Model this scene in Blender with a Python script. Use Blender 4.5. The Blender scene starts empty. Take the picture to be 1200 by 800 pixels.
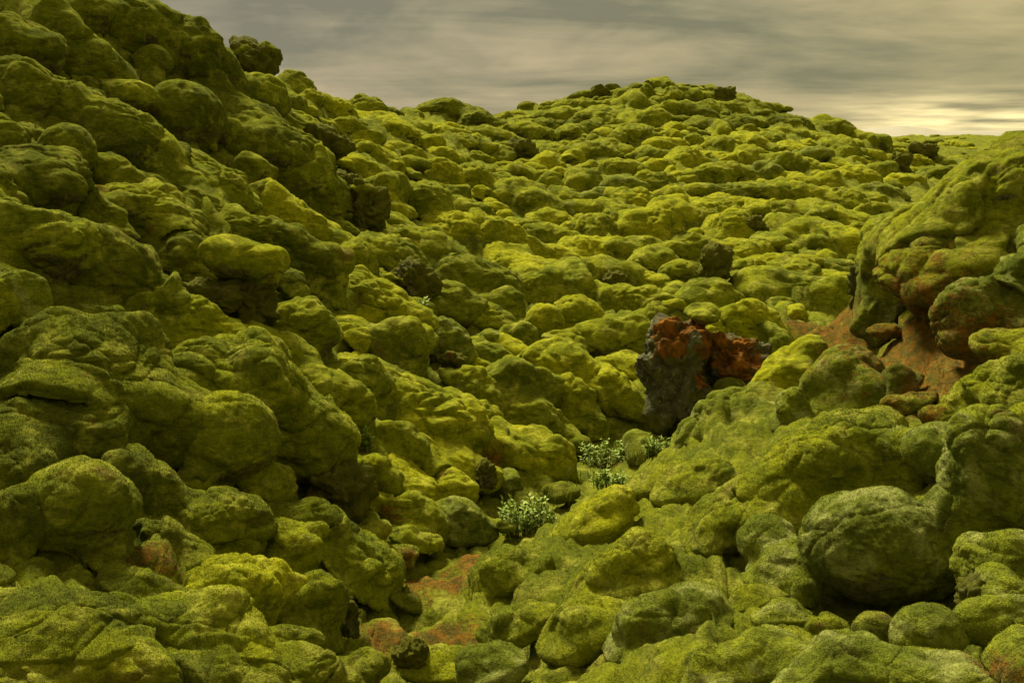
import bpy, math, random
import numpy as np
from mathutils import Vector, Matrix

# ------------------------------------------------------------------ camera, light, exposure
sc = bpy.context.scene
C = sc.collection
F = 1166.7                                   # focal length in pixels of a 1200 px wide picture
PITCH = math.atan(240 / F)
cam_d = bpy.data.cameras.new("camera"); cam = bpy.data.objects.new("camera", cam_d); C.objects.link(cam)
cam_d.lens = 35.0; cam_d.sensor_width = 36.0; cam_d.clip_end = 30000; cam_d.clip_start = 0.05
cam.location = (0, 0, 0); cam.rotation_euler = (math.pi / 2 - PITCH, 0, 0)
sc.camera = cam
sc.view_settings.view_transform = 'Standard'; sc.view_settings.look = 'None'
sc.view_settings.gamma = 1.0; sc.view_settings.exposure = 0.9
sc.cycles.use_denoising = True
sc.cycles.max_bounces = 5; sc.cycles.diffuse_bounces = 3

SUN_AZ, SUN_EL = math.radians(-22), math.radians(45)   # azimuth from +Y towards +X
sun_dir = Vector((math.sin(SUN_AZ) * math.cos(SUN_EL), math.cos(SUN_AZ) * math.cos(SUN_EL), math.sin(SUN_EL)))
sd = bpy.data.lights.new("sun", 'SUN'); sd.energy = 5.0; sd.angle = math.radians(14); sd.color = (1.0, 0.93, 0.74)
so = bpy.data.objects.new("sun", sd); C.objects.link(so)
so.rotation_euler = sun_dir.to_track_quat('Z', 'Y').to_euler()

def build_world():
    w = bpy.data.worlds.new("World"); sc.world = w; w.use_nodes = True
    nt = w.node_tree; N = nt.nodes; L = nt.links; N.clear()
    out = N.new('ShaderNodeOutputWorld'); bg = N.new('ShaderNodeBackground'); L.new(bg.outputs[0], out.inputs[0])
    bg.inputs[1].default_value = 0.1
    sky = N.new('ShaderNodeTexSky'); sky.sky_type = 'NISHITA'; sky.sun_disc = False
    sky.sun_elevation = SUN_EL; sky.sun_rotation = SUN_AZ
    tc = N.new('ShaderNodeTexCoord'); sep = N.new('ShaderNodeSeparateXYZ'); L.new(tc.outputs['Generated'], sep.inputs[0])
    def m(op, a, b=None, c=None, clamp=False):
        n = N.new('ShaderNodeMath'); n.operation = op; n.use_clamp = clamp
        for i, v in enumerate((a, b, c)):
            if v is None: continue
            if isinstance(v, (int, float)): n.inputs[i].default_value = v
            else: L.new(v, n.inputs[i])
        return n.outputs[0]
    def mixc(f, a, b, mode='MIX'):
        n = N.new('ShaderNodeMix'); n.data_type = 'RGBA'; n.blend_type = mode
        for s, v in ((n.inputs[0], f), (n.inputs[6], a), (n.inputs[7], b)):
            if isinstance(v, (int, float)): s.default_value = v
            elif isinstance(v, tuple): s.default_value = v + (1,)
            else: L.new(v, s)
        return n.outputs[2]
    X, Y, Z = sep.outputs
    up = m('MAXIMUM', Z, 0.0)
    den = m('ADD', up, 0.075)
    cu = m('DIVIDE', X, den); cv = m('DIVIDE', Y, den)
    comb = N.new('ShaderNodeCombineXYZ'); L.new(m('MULTIPLY', cu, 0.26), comb.inputs[0]); L.new(m('MULTIPLY', cv, 0.50), comb.inputs[1])
    comb.inputs[2].default_value = 3.7
    no = N.new('ShaderNodeTexNoise'); no.inputs['Scale'].default_value = 1.0; no.inputs['Detail'].default_value = 5
    no.inputs['Roughness'].default_value = 0.58; no.inputs['Distortion'].default_value = 0.6
    L.new(comb.outputs[0], no.inputs['Vector'])
    cr = N.new('ShaderNodeValToRGB'); L.new(no.outputs['Fac'], cr.inputs[0])
    cr.color_ramp.elements[0].position = 0.41; cr.color_ramp.elements[1].position = 0.58
    cr.color_ramp.elements[0].color = (0.205, 0.20, 0.155, 1); cr.color_ramp.elements[1].color = (0.50, 0.42, 0.30, 1)
    c3 = N.new('ShaderNodeCombineXYZ'); L.new(m('MULTIPLY', m('ARCTAN2', X, Y), 5.0), c3.inputs[0]); L.new(m('MULTIPLY', Z, 17.0), c3.inputs[1])
    n3 = N.new('ShaderNodeTexNoise'); n3.inputs['Scale'].default_value = 1.0; n3.inputs['Detail'].default_value = 7; n3.inputs['Roughness'].default_value = 0.55; n3.inputs['Distortion'].default_value = 0.4; L.new(c3.outputs[0], n3.inputs['Vector'])
    L.new(m('MULTIPLY_ADD', no.outputs['Fac'], 0.5, m('MULTIPLY', n3.outputs['Fac'], 0.5)), cr.inputs[0])
    # the cloud turns olive towards the bright quarter of the sky
    az = m('ARCTAN2', X, Y)
    wr = m('MULTIPLY_ADD', az, 0.9, 0.42, True)
    col = mixc(wr, mixc(1.0, cr.outputs[0], (1.0, 0.96, 0.90), 'MULTIPLY'), mixc(1.0, cr.outputs[0], (0.98, 0.98, 0.60), 'MULTIPLY'))
    # clear strip low over the horizon where the light breaks through
    dx = m('SUBTRACT', az, 0.415); g1 = m('MULTIPLY', m('MULTIPLY', dx, dx), -75.0)
    dz = m('SUBTRACT', Z, 0.012); g2 = m('MULTIPLY', m('MULTIPLY', dz, dz), -2400.0)
    g = m('POWER', 2.718, m('ADD', g1, g2))
    c2 = N.new('ShaderNodeCombineXYZ'); L.new(m('MULTIPLY', az, 9.0), c2.inputs[0]); L.new(m('MULTIPLY', Z, 95.0), c2.inputs[1])
    n2 = N.new('ShaderNodeTexNoise'); n2.inputs['Scale'].default_value = 1.0; n2.inputs['Detail'].default_value = 4; L.new(c2.outputs[0], n2.inputs['Vector'])
    gs = m('MULTIPLY', g, m('MULTIPLY_ADD', n2.outputs['Fac'], 4.0, -1.5, True), None, True)
    col = mixc(gs, col, (1.8, 1.45, 0.66))
    hz = m('POWER', 2.718, m('MULTIPLY', up, -26.0))
    col = mixc(m('MULTIPLY', hz, 0.30), col, (0.56, 0.50, 0.30))
    # an overcast sky grows brighter towards the zenith
    br = m('MULTIPLY_ADD', up, 0.7, 1.0)
    v10 = m('MULTIPLY', br, 5.2)
    vm = N.new('ShaderNodeVectorMath'); vm.operation = 'SCALE'; L.new(col, vm.inputs[0]); L.new(v10, vm.inputs['Scale'])
    fin = mixc(0.985, sky.outputs[0], vm.outputs[0])
    L.new(fin, bg.inputs[0])
build_world()

# ------------------------------------------------------------------ noise helpers (numpy)
rs = np.random.RandomState(7)
TAB = rs.rand(64, 64, 64).astype(np.float32) * 2 - 1
JIT = (rs.rand(64, 64, 64, 3) * 0.7 + 0.15).astype(np.float32)
def vnoise(p):
    i = np.floor(p).astype(np.int64); f = (p - i); f = f * f * f * (f * (f * 6 - 15) + 10); i &= 63; j = (i + 1) & 63
    x0, y0, z0 = i.T; x1, y1, z1 = j.T; fx, fy, fz = f.T
    a = TAB[x0, y0, z0] * (1 - fx) + TAB[x1, y0, z0] * fx; b = TAB[x0, y1, z0] * (1 - fx) + TAB[x1, y1, z0] * fx
    c = TAB[x0, y0, z1] * (1 - fx) + TAB[x1, y0, z1] * fx; d = TAB[x0, y1, z1] * (1 - fx) + TAB[x1, y1, z1] * fx
    return (a * (1 - fy) + b * fy) * (1 - fz) + (c * (1 - fy) + d * fy) * fz
def fbm(p, o=3, g=0.5):
    s = 0; a = 1
    for k in range(o): s = s + a * vnoise(p + 17.3 * k); p = p * 2.03; a *= g
    return s
def billow(p, o=2, g=0.45):
    s = 0; a = 1
    for k in range(o): s = s + a * (np.sqrt(np.abs(vnoise(p + 9.1 * k)) + 0.002) * 1.4 - 0.7); p = p * 2.1; a *= g
    return s
def pillows(p):
    """rounded cushions with sharp creases: 1 at a cell's middle, 0 where two cells meet"""
    b = np.floor(p - 0.5).astype(np.int64); d1 = np.full(len(p), 9.0); d2 = np.full(len(p), 9.0)
    for dx in (0, 1):
        for dy in (0, 1):
            for dz in (0, 1):
                c = b + np.array([dx, dy, dz]); cc = c & 63
                q = c + JIT[cc[:, 0], cc[:, 1], cc[:, 2]]
                d = np.sqrt(((p - q) ** 2).sum(1)); d2 = np.minimum(d2, np.maximum(d, d1)); d1 = np.minimum(d1, d)
    e = np.clip((d2 - d1) * 1.6, 0, 1)
    return np.sqrt(1 - (1 - e) ** 2)

# ------------------------------------------------------------------ view geometry used to survey the slope
cp, sp = math.cos(PITCH), math.sin(PITCH)
def ray(px, py):
    a = (px - 600) / F; b = (400 - py) / F
    return np.array([a, cp + b * sp, -sp + b * cp])
# surveyed points of the ground: picture position and forward distance
SV = [
 # left slope
 (-250,-60,12),(-60,-30,12.5),(60,-30,14),(190,2,16.5),(270,72,20),(330,92,23),(420,120,31),(490,132,38),
 (0,100,10),(100,90,12.5),(200,110,14),(0,200,7.9),(110,200,9.3),(210,220,10.2),(290,160,14.5),(380,170,18),(440,190,21),
 (0,300,6.7),(100,300,7.5),(200,300,8.6),(300,300,9.6),(390,300,11.8),(450,260,15.5),(520,230,20),
 (-200,300,6.0),(-200,500,4.6),(0,400,5.9),(100,400,6.2),(200,400,7.0),(300,400,7.8),(400,400,8.9),(470,400,10.2),
 (0,500,4.8),(100,500,5.1),(200,500,5.6),(300,500,6.2),(400,500,7.1),(470,500,8.2),(540,470,9.8),
 (0,620,3.9),(100,620,4.15),(200,620,4.6),(300,620,5.0),(380,620,5.5),(450,610,6.5),
 (0,780,3.0),(100,780,3.15),(200,780,3.3),(300,780,3.5),(380,760,3.9),
 # gully floor and the valley behind
 (440,800,3.95),(520,790,4.3),(500,720,5.25),(540,660,6.1),(590,620,7.0),(630,580,8.1),(680,545,9.2),(720,520,10.3),(600,520,9.2),
 (560,400,12),(560,320,15.5),(560,250,21),(560,180,31),(560,138,43),
 (650,430,11.6),(700,470,11.0),(740,420,12.6),(700,330,16.5),(700,260,22),(700,200,29),(700,150,38),(700,105,46),(620,130,44),
 (760,100,46.5),(810,101,47),(855,104,47),(900,134,45),(970,146,44),(1030,166,47),(1040,163,66),(1100,161,78),(1190,161,80),(1260,161,82),(840,180,33),(840,230,25),(840,300,18.5),(860,370,14.2),(940,330,16.5),
 (940,270,21),(940,210,29),(1010,260,22.5),(1030,220,28),(1060,190,40),(1140,185,50),(1100,168,62),(1190,167,68),
 # right slope: foot line, flank, hummock
 (640,640,5.7),(700,590,6.4),(760,545,7.4),(820,500,8.3),(880,450,9.0),(920,410,9.6),(960,372,10.0),
 (700,660,5.0),(780,620,5.4),(860,560,6.0),(900,500,6.9),(960,440,7.8),(1020,400,8.6),
 (1010,340,9.4),(1035,290,9.3),(1080,240,9.2),(1130,214,9.0),(1200,184,8.8),(1290,152,8.6),
 (1080,300,8.3),(1150,280,7.8),(1200,300,7.2),(1130,360,7.2),(1200,400,5.9),(1080,400,7.3),(1120,450,6.2),(1300,400,5.2),
 (600,790,3.9),(640,730,4.4),(720,740,4.0),(780,790,3.45),(820,700,4.15),(880,640,4.7),(940,560,5.4),(1000,500,6.2),
 (900,720,3.75),(900,790,3.2),(980,690,4.15),(1050,690,4.1),(1000,780,3.05),(1040,600,4.5),(1100,540,4.9),(1180,520,4.6),
 (1120,700,3.8),(1190,740,3.1),(1190,640,3.7),(1100,790,2.95),(1350,700,3.3)]
WP = [tuple(ray(a, b) * (d / ray(a, b)[1])) for a, b, d in SV]
def hid(px, d, z): WP.append(((px - 600) / F * d / cp * 0.99, d, z))
# ground that the ridges hide from the photograph's own place
hid(1080, 15, -2.7); hid(1180, 14, -2.6); hid(1180, 22, -2.3); hid(1040, 13.5, -2.75); hid(1320, 18, -2.3); hid(960, 12.5, -2.9); hid(900, 11.5, -3.0)
hid(200, 24, 1.2); hid(300, 34, .6); hid(0, 22, 1.8); hid(0, 40, 0.5); hid(420, 45, 0); hid(560, 60, -.6); hid(740, 62, 0.2); hid(900, 62, -.6); hid(1300, 60, -1.2)
for th in (-55, -30, 0, 30, 55):
    for r, z in ((100, -1.35), (180, -1.6)): WP.append((r * math.sin(math.radians(th)), r * math.cos(math.radians(th)), z))
    WP.append((1.2 * math.sin(math.radians(th)), 1.2 * math.cos(math.radians(th)), -1.62))
WP = np.array(WP)
def uv(x, y): return np.stack([np.arctan2(x, y) * 1.5, np.log(np.hypot(x, y))], -1)
U = uv(WP[:, 0], WP[:, 1])
def tps(d): return np.where(d > 1e-9, d * d * np.log(d + 1e-12), 0)
n_ = len(U); Dm = np.sqrt(((U[:, None] - U[None]) ** 2).sum(-1)); A = np.zeros((n_ + 3, n_ + 3))
A[:n_, :n_] = tps(Dm) + np.eye(n_) * 0.0006; A[:n_, n_] = 1; A[:n_, n_ + 1:] = U; A[n_:, :n_] = A[:n_, n_:].T
W_ = np.linalg.solve(A, np.concatenate([WP[:, 2], [0, 0, 0]]))
TH = np.linspace(-0.96, 0.96, 241); LR = np.linspace(math.log(0.5), math.log(200), 401)
G = np.stack(np.meshgrid(TH * 1.5, LR, indexing='ij'), -1).reshape(-1, 2)
Zt = np.zeros(len(G))
for k in range(0, len(G), 20000):
    g = G[k:k + 20000]; d = np.sqrt(((g[:, None] - U[None]) ** 2).sum(-1)); Zt[k:k + 20000] = tps(d) @ W_[:n_] + W_[n_] + g @ W_[n_ + 1:]
Zt = Zt.reshape(241, 401)
def height(x, y):
    x = np.asarray(x, float); y = np.asarray(y, float); th = np.arctan2(x, y); r = np.hypot(x, y)
    # behind the camera the ground joins the two ends of the survey
    over = np.clip((np.abs(th) - 0.94) / (math.pi - 0.94), 0, 1)
    tc_ = np.clip(th, -0.94, 0.94); tc2 = -tc_
    def look(t):
        a = (t + 0.96) / 1.92 * 240; b = np.clip((np.log(np.maximum(r, 0.5)) - LR[0]) / (LR[-1] - LR[0]) * 400, 0, 399.999)
        i = np.clip(a.astype(int), 0, 239); j = b.astype(int); fa = a - i; fb = b - j
        return (Zt[i, j] * (1 - fa) + Zt[i + 1, j] * fa) * (1 - fb) + (Zt[i, j + 1] * (1 - fa) + Zt[i + 1, j + 1] * fa) * fb
    z = look(tc_) * (1 - over / 2) + look(tc2) * over / 2
    z = z * (1 - np.clip((r - 90) / 90, 0, 1)) + np.clip((r - 90) / 90, 0, 1) * -1.6
    return z
def hit(px, py, dmax=190):
    v = ray(px, py); v = v / v[1]
    t = np.exp(np.linspace(math.log(1.2), math.log(dmax), 1500)); P = v[None] * t[:, None]
    below = P[:, 2] < height(P[:, 0], P[:, 1])
    k = int(np.argmax(below))
    if not below.any() or k == 0: return None
    a, b = t[k - 1], t[k]
    for _ in range(12):
        m_ = (a + b) / 2; q = v * m_
        if q[2] < height(q[0], q[1]): b = m_
        else: a = m_
    return v * b
def slope_normal(x, y, e=0.15):
    gx = (height(x + e, y) - height(x - e, y)) / (2 * e); gy = (height(x, y + e) - height(x, y - e)) / (2 * e)
    n = np.array([-gx, -gy, 1.0]); return n / np.linalg.norm(n)

# ------------------------------------------------------------------ materials
# patches of rust coloured dead moss lying on the ground: picture position, width in pixels
RUST_AT = [(1060,405,120),(1130,425,90),(980,378,60),(1090,455,60),(1005,395,60),(1100,400,70),(1058,388,60),(972,372,34),(1150,436,42),(1120,420,60),(1040,488,34),(1075,500,36),(938,384,26),(1130,502,34),(505,676,70),(455,735,44),(560,652,44),(520,745,50),(470,690,30),(535,682,34),(550,648,24),
           (178,664,38),(150,672,24),(572,536,26),(455,604,20),(378,678,22),(1160,792,50),(832,775,26),(388,170,20),(110,222,20),(470,742,24),(250,600,20),(800,772,16),(560,792,20),(90,535,18)]
RUST = []
for a, b, w in RUST_AT:
    h = hit(a, b)
    if h is not None: RUST.append((h, w / 2 * h[1] / F * 2.0))
for a, b, w, d in ((301, 322, 9, 8.9), (1025, 733, 16, 3.35), (880, 420, 1, 9)): RUST.append((ray(a, b) * d / ray(a, b)[1], w / 2 * d / F * 1.2))

class NB:
    def __init__(s, mat): mat.use_nodes = True; s.nt = mat.node_tree; s.N = s.nt.nodes; s.L = s.nt.links; s.N.clear()
    def set(s, sock, v):
        if isinstance(v, (int, float)): sock.default_value = v
        elif isinstance(v, tuple): sock.default_value = v + (1,) if len(v) == 3 and sock.type == 'RGBA' else v
        else: s.L.new(v, sock)
    def m(s, op, a, b=None, c=None, clamp=False):
        n = s.N.new('ShaderNodeMath'); n.operation = op; n.use_clamp = clamp
        for i, v in enumerate((a, b, c)):
            if v is not None: s.set(n.inputs[i], v)
        return n.outputs[0]
    def mix(s, f, a, b, mode='MIX'):
        n = s.N.new('ShaderNodeMix'); n.data_type = 'RGBA'; n.blend_type = mode
        s.set(n.inputs[0], f); s.set(n.inputs[6], a); s.set(n.inputs[7], b); return n.outputs[2]
    def noise(s, vec, scale, detail=3, rough=0.5, dist=0.0):
        n = s.N.new('ShaderNodeTexNoise'); n.inputs['Scale'].default_value = scale; n.inputs['Detail'].default_value = detail
        n.inputs['Roughness'].default_value = rough; n.inputs['Distortion'].default_value = dist; s.L.new(vec, n.inputs['Vector']); return n.outputs['Fac']
    def ss(s, v, a, b):
        n = s.N.new('ShaderNodeMapRange'); n.interpolation_type = 'SMOOTHSTEP'; s.set(n.inputs[0], v); n.inputs[1].default_value = a; n.inputs[2].default_value = b; return n.outputs[0]
    def scale(s, vec, k):
        n = s.N.new('ShaderNodeVectorMath'); n.operation = 'MULTIPLY'; s.L.new(vec, n.inputs[0]); n.inputs[1].default_value = k; return n.outputs[0]

def rust_mask(nb, pos):
    cur = None
    for c, r in RUST:
        n = nb.N.new('ShaderNodeVectorMath'); n.operation = 'DISTANCE'; nb.L.new(pos, n.inputs[0]); n.inputs[1].default_value = tuple(float(x) for x in c)
        v = nb.m('DIVIDE', n.outputs['Value'], float(r)); cur = v if cur is None else nb.m('MINIMUM', cur, v)
    wob = nb.noise(pos, 9.0, 4, 0.65)
    return nb.ss(nb.m('ADD', nb.m('ADD', nb.m('SUBTRACT', 1.0, cur), nb.m('MULTIPLY_ADD', wob, 2.2, -1.02)), nb.m('MULTIPLY_ADD', nb.noise(pos, 45.0, 3, 0.7), 2.4, -1.25)), -0.15, 0.65)

def moss_material(name, base, deep, pale, blade=False, rust=True, bare=0.0):
    mat = bpy.data.materials.new(name); nb = NB(mat); N, L = nb.N, nb.L
    out = N.new('ShaderNodeOutputMaterial'); b = N.new('ShaderNodeBsdfPrincipled'); L.new(b.outputs[0], out.inputs[0])
    geo = N.new('ShaderNodeNewGeometry'); pos = geo.outputs['Position']
    low = nb.noise(pos, 1.7, 5, 0.6, 0.3); mid = nb.noise(pos, 5.5, 5, 0.6, 0.4); fine = nb.noise(pos, 70.0, 3, 0.7)
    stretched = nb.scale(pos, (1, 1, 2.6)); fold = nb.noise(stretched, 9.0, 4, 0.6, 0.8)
    col = nb.mix(nb.ss(low, 0.36, 0.62), deep, base)
    col = nb.mix(nb.m('MULTIPLY', nb.ss(mid, 0.48, 0.66), 0.85), col, pale)
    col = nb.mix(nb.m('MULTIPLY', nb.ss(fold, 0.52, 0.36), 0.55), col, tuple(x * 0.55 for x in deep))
    col = nb.mix(nb.m('MULTIPLY', nb.ss(nb.noise(pos, 2.7, 5, 0.7), 0.60, 0.70), 0.75), col, (0.105, 0.070, 0.014))
    if rust:
        rm = rust_mask(nb, pos)
        rc = nb.mix(nb.ss(nb.noise(pos, 14, 4, 0.6), 0.35, 0.65), (0.048, 0.026, 0.006), (0.165, 0.048, 0.005))
        col = nb.mix(nb.m('MULTIPLY', rm, 0.8), col, rc)
    if bare and not blade:
        # the moss is worn off some steep sides and the brown lava shows
        sn = N.new('ShaderNodeSeparateXYZ'); L.new(geo.outputs['Normal'], sn.inputs[0])
        bw = nb.ss(nb.m('ADD', nb.m('MULTIPLY', sn.outputs[2], -1.0), nb.m('MULTIPLY_ADD', nb.noise(pos, 4.0, 4, 0.6), 2.4, -1.3)), 0.28, 0.6)
        lava = nb.mix(nb.ss(nb.noise(pos, 22, 5, 0.7), 0.4, 0.62), (0.045, 0.032, 0.018), (0.13, 0.115, 0.065))
        col = nb.mix(nb.m('MULTIPLY', bw, bare), col, lava)
    vf = nb.m('ADD', nb.m('MULTIPLY_ADD', fine, 1.2, -0.25), nb.m('MULTIPLY', nb.noise(pos, 26.0, 4, 0.7), 1.4))
    if blade:
        info = N.new('ShaderNodeObjectInfo'); vf = nb.m('MULTIPLY', vf, nb.m('MULTIPLY_ADD', info.outputs['Random'], 0.5, 0.85))
    cc = N.new('ShaderNodeVectorMath'); cc.operation = 'SCALE'; L.new(col, cc.inputs[0]); L.new(vf, cc.inputs['Scale'])
    L.new(cc.outputs[0], b.inputs['Base Color'])
    b.inputs['Roughness'].default_value = 0.95; b.inputs['Specular IOR Level'].default_value = 0.0
    b.inputs['Sheen Weight'].default_value = 0.10; b.inputs['Sheen Roughness'].default_value = 0.6; b.inputs['Sheen Tint'].default_value = (0.9, 0.95, 0.35, 1)
    if not blade:
        bp = N.new('ShaderNodeBump'); bp.inputs['Strength'].default_value = 0.85; bp.inputs['Distance'].default_value = 0.045
        L.new(nb.m('ADD', nb.m('MULTIPLY', fold, 0.55), nb.m('MULTIPLY', nb.noise(pos, 30, 4, 0.7), 0.42)), bp.inputs['Height'])
        b2 = N.new('ShaderNodeBump'); b2.inputs['Strength'].default_value = 0.8; b2.inputs['Distance'].default_value = 0.012
        L.new(nb.noise(pos, 130, 3, 0.75), b2.inputs['Height']); L.new(bp.outputs[0], b2.inputs['Normal']); L.new(b2.outputs[0], b.inputs['Normal'])
    return mat
TONES = {  # base, deep, pale
 'y': ((0.262, 0.262, 0.003), (0.140, 0.155, 0.003), (0.330, 0.318, 0.020)),
 'm': ((0.190, 0.200, 0.003), (0.088, 0.105, 0.003), (0.262, 0.260, 0.028)),
 'o': ((0.122, 0.134, 0.002), (0.052, 0.063, 0.002), (0.185, 0.187, 0.018)),  # olive moss, its colour also darkened to stand in for the dim left side
 'g': ((0.152, 0.168, 0.008), (0.073, 0.090, 0.005), (0.240, 0.250, 0.060))}
MOSS = {k: moss_material('moss_' + {'y': 'yellow', 'm': 'green', 'o': 'olive', 'g': 'grey'}[k], *v, bare=0.9) for k, v in TONES.items()}
BLADE = {k: moss_material('moss_tips_' + {'y': 'yellow', 'm': 'green', 'o': 'olive', 'g': 'grey'}[k], *[tuple(c * 1.08 for c in t) for t in v], blade=True) for k, v in TONES.items()}
GROUND = moss_material('moss_ground', (0.140, 0.152, 0.003), (0.066, 0.080, 0.003), (0.215, 0.215, 0.022), bare=0.9)
RUSTM = moss_material('rust_moss', (0.30, 0.075, 0.008), (0.15, 0.030, 0.006), (0.22, 0.12, 0.015), rust=False)

def rock_material(name, rusty):
    mat = bpy.data.materials.new(name); nb = NB(mat); N, L = nb.N, nb.L
    out = N.new('ShaderNodeOutputMaterial'); b = N.new('ShaderNodeBsdfPrincipled'); L.new(b.outputs[0], out.inputs[0])
    pos = N.new('ShaderNodeNewGeometry').outputs['Position']
    col = nb.mix(nb.ss(nb.noise(pos, 6, 5, 0.65), 0.35, 0.65), (0.070, 0.066, 0.030), (0.150, 0.148, 0.066))
    col = nb.mix(nb.m('MULTIPLY', nb.ss(nb.noise(pos, 22, 4, 0.6), 0.54, 0.64), 0.85), col, (0.25, 0.25, 0.12))
    col = nb.mix(nb.m('MULTIPLY', nb.ss(nb.noise(pos, 3.4, 5, 0.65), 0.50 if rusty else 0.29, 0.62 if rusty else 0.45), 0.92), col, (0.12, 0.12, 0.010))
    if not rusty: col = nb.mix(nb.m('MULTIPLY', nb.ss(nb.noise(pos, 4.6, 4, 0.65), 0.60, 0.68), 0.7), col, (0.16, 0.06, 0.012))
    else:
        cur = None
        for (a, b_, w, d) in ((786, 385, 62, 9.4), (840, 388, 70, 9.5), (868, 418, 76, 9.45), (830, 446, 26, 9.3), (805, 375, 40, 9.5)):
            c = ray(a, b_); c = c / c[1] * d; n = N.new('ShaderNodeVectorMath'); n.operation = 'DISTANCE'
            sc1 = nb.scale(pos, (1, 0.5, 1)); L.new(sc1, n.inputs[0]); n.inputs[1].default_value = (c[0], c[1] * 0.5, c[2])
            v = nb.m('DIVIDE', n.outputs['Value'], w / 2 * d / F * 1.15); cur = v if cur is None else nb.m('MINIMUM', cur, v)
        rm = nb.ss(nb.m('ADD', nb.m('SUBTRACT', 1.0, cur), nb.m('MULTIPLY_ADD', nb.noise(pos, 7, 5, 0.65), 2.2, -1.15)), 0.0, 0.3)
        col = nb.mix(rm, col, nb.mix(nb.ss(nb.noise(pos, 8, 6, 0.7), 0.36, 0.64), (0.11, 0.055, 0.014), (0.34, 0.135, 0.014)))
    L.new(col, b.inputs['Base Color']); b.inputs['Roughness'].default_value = 1.0; b.inputs['Specular IOR Level'].default_value = 0.03
    bp = N.new('ShaderNodeBump'); bp.inputs['Strength'].default_value = 1.0; bp.inputs['Distance'].default_value = 0.06
    L.new(nb.noise(pos, 26, 6, 0.72), bp.inputs['Height']); L.new(bp.outputs[0], b.inputs['Normal'])
    return mat
ROCK = rock_material('lava_rock', False); RUSTY_ROCK = rock_material('rusty_lava_rock', True)
def leaf_material(name, c1, c2, sc_=40):
    mat = bpy.data.materials.new(name); nb = NB(mat); N, L = nb.N, nb.L
    out = N.new('ShaderNodeOutputMaterial'); b = N.new('ShaderNodeBsdfPrincipled'); L.new(b.outputs[0], out.inputs[0])
    pos = N.new('ShaderNodeNewGeometry').outputs['Position']
    L.new(nb.mix(nb.ss(nb.noise(pos, sc_, 2), 0.35, 0.65), c1, c2), b.inputs['Base Color'])
    b.inputs['Roughness'].default_value = 0.7; b.inputs['Specular IOR Level'].default_value = 0.08
    return mat
LEAF = leaf_material('willow_leaf', (0.13, 0.20, 0.018), (0.36, 0.44, 0.08))
STEM = leaf_material('woody_stem', (0.06, 0.04, 0.02), (0.12, 0.09, 0.04))
GRASS = leaf_material('grass_blade', (0.10, 0.13, 0.015), (0.24, 0.25, 0.05), 8)

# ------------------------------------------------------------------ mesh helpers
ICO = {}
def ico(level):
    if level in ICO: return ICO[level]
    t = (1 + 5 ** .5) / 2
    v = [(-1, t, 0), (1, t, 0), (-1, -t, 0), (1, -t, 0), (0, -1, t), (0, 1, t), (0, -1, -t), (0, 1, -t), (t, 0, -1), (t, 0, 1), (-t, 0, -1), (-t, 0, 1)]
    f = [(0, 11, 5), (0, 5, 1), (0, 1, 7), (0, 7, 10), (0, 10, 11), (1, 5, 9), (5, 11, 4), (11, 10, 2), (10, 7, 6), (7, 1, 8), (3, 9, 4), (3, 4, 2), (3, 2, 6), (3, 6, 8), (3, 8, 9), (4, 9, 5), (2, 4, 11), (6, 2, 10), (8, 6, 7), (9, 8, 1)]
    v = np.array(v, float); v /= np.linalg.norm(v, axis=1)[:, None]; f = np.array(f)
    for _ in range(level):
        e = np.sort(np.concatenate([f[:, [0, 1]], f[:, [1, 2]], f[:, [2, 0]]]), axis=1)
        ue, inv = np.unique(e, axis=0, return_inverse=True); inv = inv.reshape(-1)
        mid = v[ue].mean(1); mid /= np.linalg.norm(mid, axis=1)[:, None]; n = len(f); k = len(v)
        a, b, c = inv[:n] + k, inv[n:2 * n] + k, inv[2 * n:] + k; v = np.concatenate([v, mid])
        f = np.concatenate([np.stack([f[:, 0], a, c], 1), np.stack([f[:, 1], b, a], 1), np.stack([f[:, 2], c, b], 1), np.stack([a, b, c], 1)])
    ICO[level] = (v, f); return ICO[level]
def mesh_from(name, v, f, mat, smooth=True):
    me = bpy.data.meshes.new(name); nv, nf, k = len(v), len(f), f.shape[1]
    me.vertices.add(nv); me.vertices.foreach_set('co', np.asarray(v, np.float32).ravel())
    me.loops.add(nf * k); me.loops.foreach_set('vertex_index', np.asarray(f, np.int32).ravel())
    me.polygons.add(nf); me.polygons.foreach_set('loop_start', np.arange(0, nf * k, k, dtype=np.int32))
    me.polygons.foreach_set('use_smooth', np.full(nf, smooth))
    me.update(calc_edges=True); me.materials.append(mat); return me
def link(name, me, parent=None, loc=(0, 0, 0)):
    o = bpy.data.objects.new(name, me); C.objects.link(o); o.location = loc; o.parent = parent; return o
def tag(o, label, cat, group=None):
    o['label'] = label; o['category'] = cat
    if group: o['group'] = group
    return o
def frame(fwd, roll):
    """columns: across, away, up, rolled about the away axis"""
    fwd = np.array([fwd[0], fwd[1], 0.0]); fwd /= np.linalg.norm(fwd); right = np.array([fwd[1], -fwd[0], 0]); up = np.array([0, 0, 1.0])
    c, s = math.cos(roll), math.sin(roll); return np.stack([right * c + up * s, fwd, -right * s + up * c], 1)

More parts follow.
